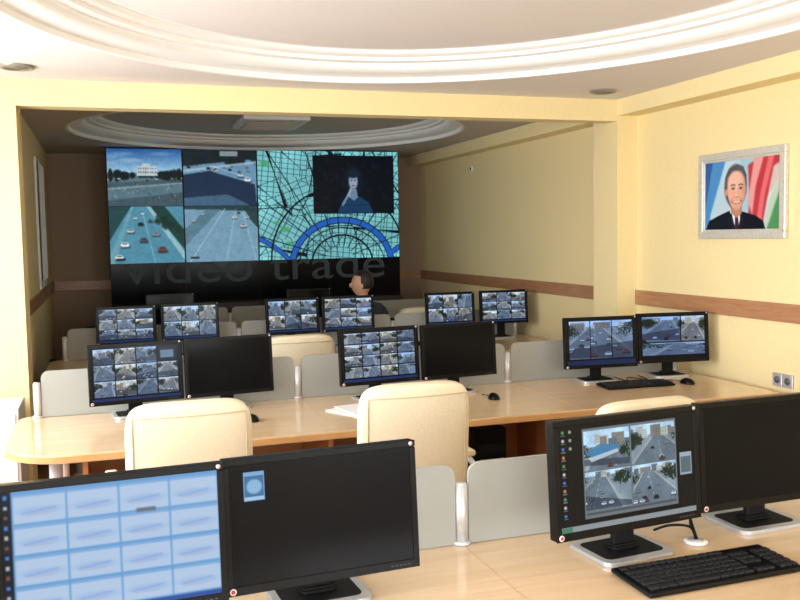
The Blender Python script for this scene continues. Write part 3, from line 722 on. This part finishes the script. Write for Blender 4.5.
# ================= KEYBOARDS, MICE, MISC
def keyboard(x,y,yaw,body=M_black,key=M_key,s=1.0):
    mb=MB(); W,D=.455,.165
    mb.box((0,0,.010),(W,D,.013),body,.005,rot=(.04,0,0))
    rows=[(-.058,[1.3,1,1.3,5.5,1.3,1,1,1.3]),(-.034,[2]+[1]*10+[2]),(-.012,[1.7]+[1]*11+[1.6]),(.010,[1.4]+[1]*12+[1.2]),(.032,[1]*13+[1.6]),(.060,[1]+[.25]+[1]*13)]
    for yy,ks in rows:
        tot=sum(ks); x0=-W/2+.012; wd=W*.66
        for k in ks:
            w=k/tot*wd
            if k>.5: mb.box((x0+w/2,yy,.0195+yy*.04),(w-.003,.018,.008),key,.002)
            x0+=w
    for r in range(5):
        yy=-.058+r*.0235
        for c in range(7):
            if c==3: continue
            if c<3 and r in(1,): continue
            mb.box((W/2-.012-.018*(6.3-c),yy,.0195+yy*.04),(.015,.018,.008),key,.002)
    for s_ in (-1,1): mb.box((s_*.19,.07,.004),(.02,.01,.008),body)
    o=mb.make('computer_keyboard',loc=(x,y,.7508),rot=(0,0,math.radians(yaw))); o.scale=(s,s,1); return o
keyboard(1.555,2.025,1.5,s=1.12); keyboard(3.07,4.70,-3)
def spline(cord):
    P=[Vector(p) for p in cord]; out=[]
    for i in range(len(P)-1):
        p0=P[max(i-1,0)];p1=P[i];p2=P[i+1];p3=P[min(i+2,len(P)-1)]
        for k in range(6):
            t=k/6; out.append(.5*((2*p1)+(-p0+p2)*t+(2*p0-5*p1+4*p2-p3)*t*t+(-p0+3*p1-3*p2+p3)*t**3))
    out.append(P[-1]); return out
def mouse(x,y,yaw,cord=None,m=M_black):
    root=empty('computer_mouse',(x,y,.7508),math.radians(yaw))
    mb=MB(); mb.sph((0,0,.002),(.032,.056,.034),m,fn=lambda c:(c[0]*(1-.12*c[1]),c[1],max(c[2],-.05)))
    mb.box((0,.03,.030),(.008,.018,.008),M_silver,.003); mb.make('shell',root)
    if cord: 
        mb=MB(); mb.tube(spline(cord),.0026,M_blackm,6); mb.make('cord',root)
mouse(3.40,4.64,10,[(0,.05,.006),(.02,.12,.004),(-.03,.16,.004)])
mouse(2.10,4.66,-8,[(0,.05,.006),(-.03,.14,.004)])
mouse(.70,4.60,10,[(0,.05,.006),(-.03,.14,.004)])
mouse(2.55,7.25,0)
def cable(pts):
    mb=MB(); mb.tube(spline(pts),.003,M_blackm,6); mb.make('power_cable')
cable([(3.13,5.04,.754),(3.12,4.88,.754),(3.2,4.98,.754),(3.26,4.86,.754),(3.30,5.02,.754)])
# cable grommet with video lead between the two near right screens
mb=MB(); mb.cyl((0,0,.004),.036,.008,M_white,bev=.002); mb.cyl((0,0,.009),.024,.003,M_silver)
mb.tube(spline([(0,0,.010),(.0,.03,.04),(-.03,.09,.03),(-.06,.13,.006)]),.004,M_blackm,6)
mb.tube(spline([(.005,0,.010),(.02,.05,.05),(.05,.10,.06),(.07,.12,.006)]),.004,M_blackm,6)
mb.make('cable_grommet',loc=(1.675,2.24,.7508))
mb=MB()
mb.box((0,0,.003),(.21,.297,.006),M_paper,rot=(0,0,.5)); mb.box((.03,.02,.0075),(.21,.297,.003),M_paper,rot=(0,0,.2)); mb.make('paper_stack',loc=(1.28,4.62,.7508))
# computer towers under row 2
mb=MB()
mb.b2(-.12,.12,-.2,.2,0,.16,M_desk2); mb.box((0,0,.385),(.19,.40,.45),M_black,.008); mb.box((0,-.202,.50),(.15,.006,.05),M_blackm); mb.box((0,-.203,.43),(.15,.004,.02),M_silver); mb.cyl((.05,-.204,.33),.012,.006,M_silver,rot=(pi/2,0,0))
for k in range(8): mb.box((0,-.203,.22+.012*k),(.14,.004,.004),M_silver)
mb.make('computer_tower',loc=(2.02,4.72,0))
mb=MB(); mb.box((0,0,.225),(.19,.40,.45),M_black,.008); mb.box((0,-.202,.36),(.15,.006,.05),M_blackm); mb.cyl((.05,-.204,.2),.012,.006,M_silver,rot=(pi/2,0,0)); mb.make('computer_tower',loc=(.60,4.72,0))
# white drawer cabinet, left
mb=MB(); mb.box((0,0,.39),(.36,.42,.78),M_white,.006)
for k in range(3):
    mb.box((0,-.213,.14+.25*k),(.33,.012,.235),M_white,.004); mb.box((0,-.224,.20+.25*k),(.12,.012,.012),M_alu,.003)
mb.make('drawer_cabinet',loc=(-.66,5.50,0))
mb=MB(); mb.box((0,0,.09),(.26,.12,.18),M_blackm,.035,smooth=True); mb.tube([(-.07,0,.17),(-.06,0,.23),(.06,0,.23),(.07,0,.17)],.008,M_black); mb.make('handbag',loc=(.16,8.75,.7508))
# ================= LIGHTS
def area(name,loc,rot,sx,sy,P,col):
    l=bpy.data.lights.new(name,'AREA'); l.shape='RECTANGLE'; l.size=sx; l.size_y=sy; l.energy=P; l.color=col
    o=bpy.data.objects.new(name,l); C.objects.link(o); o.location=loc; o.rotation_euler=rot
day=(.93,.965,1.0)
for i,(a,b_) in enumerate(winsL):
    area('daylight_left_%d'%i,(XLn-.25,(a+b_)/2,1.6),(0,-pi/2,0),1.5,b_-a,[115,122,128][i],day)
for i,(a,b_) in enumerate(winsB):
    area('daylight_back_%d'%i,((a+b_)/2,YN-.25,1.6),(pi/2,0,0),b_-a,1.5,90,day)
w=bpy.data.worlds.new('World'); sc.world=w; w.use_nodes=True; nt=w.node_tree
sky=nt.nodes.new('ShaderNodeTexSky'); 
try:
    sky.sky_type='NISHITA'; sky.sun_disc=False; sky.sun_elevation=math.radians(45)
except Exception: pass
nt.links.new(sky.outputs[0],nt.nodes['Background'].inputs[0]); nt.nodes['Background'].inputs[1].default_value=.25
# ================= CAMERA
f,yaw,pit,roll=892.05,.3196,.0725,-.018
fw=Vector((math.sin(yaw)*math.cos(pit),math.cos(yaw)*math.cos(pit),-math.sin(pit)))
r0=Vector((math.cos(yaw),-math.sin(yaw),0)); u0=r0.cross(fw)
r=r0*math.cos(roll)+u0*math.sin(roll); u=-r0*math.sin(roll)+u0*math.cos(roll)
cd=bpy.data.cameras.new('camera'); cam=bpy.data.objects.new('camera',cd); C.objects.link(cam)
cd.sensor_width=36; cd.lens=f*36/800; cd.clip_start=.05
M=Matrix((r,u,-fw)).transposed().to_4x4(); M.translation=Vector((0,0,1.70)); cam.matrix_world=M
sc.camera=cam
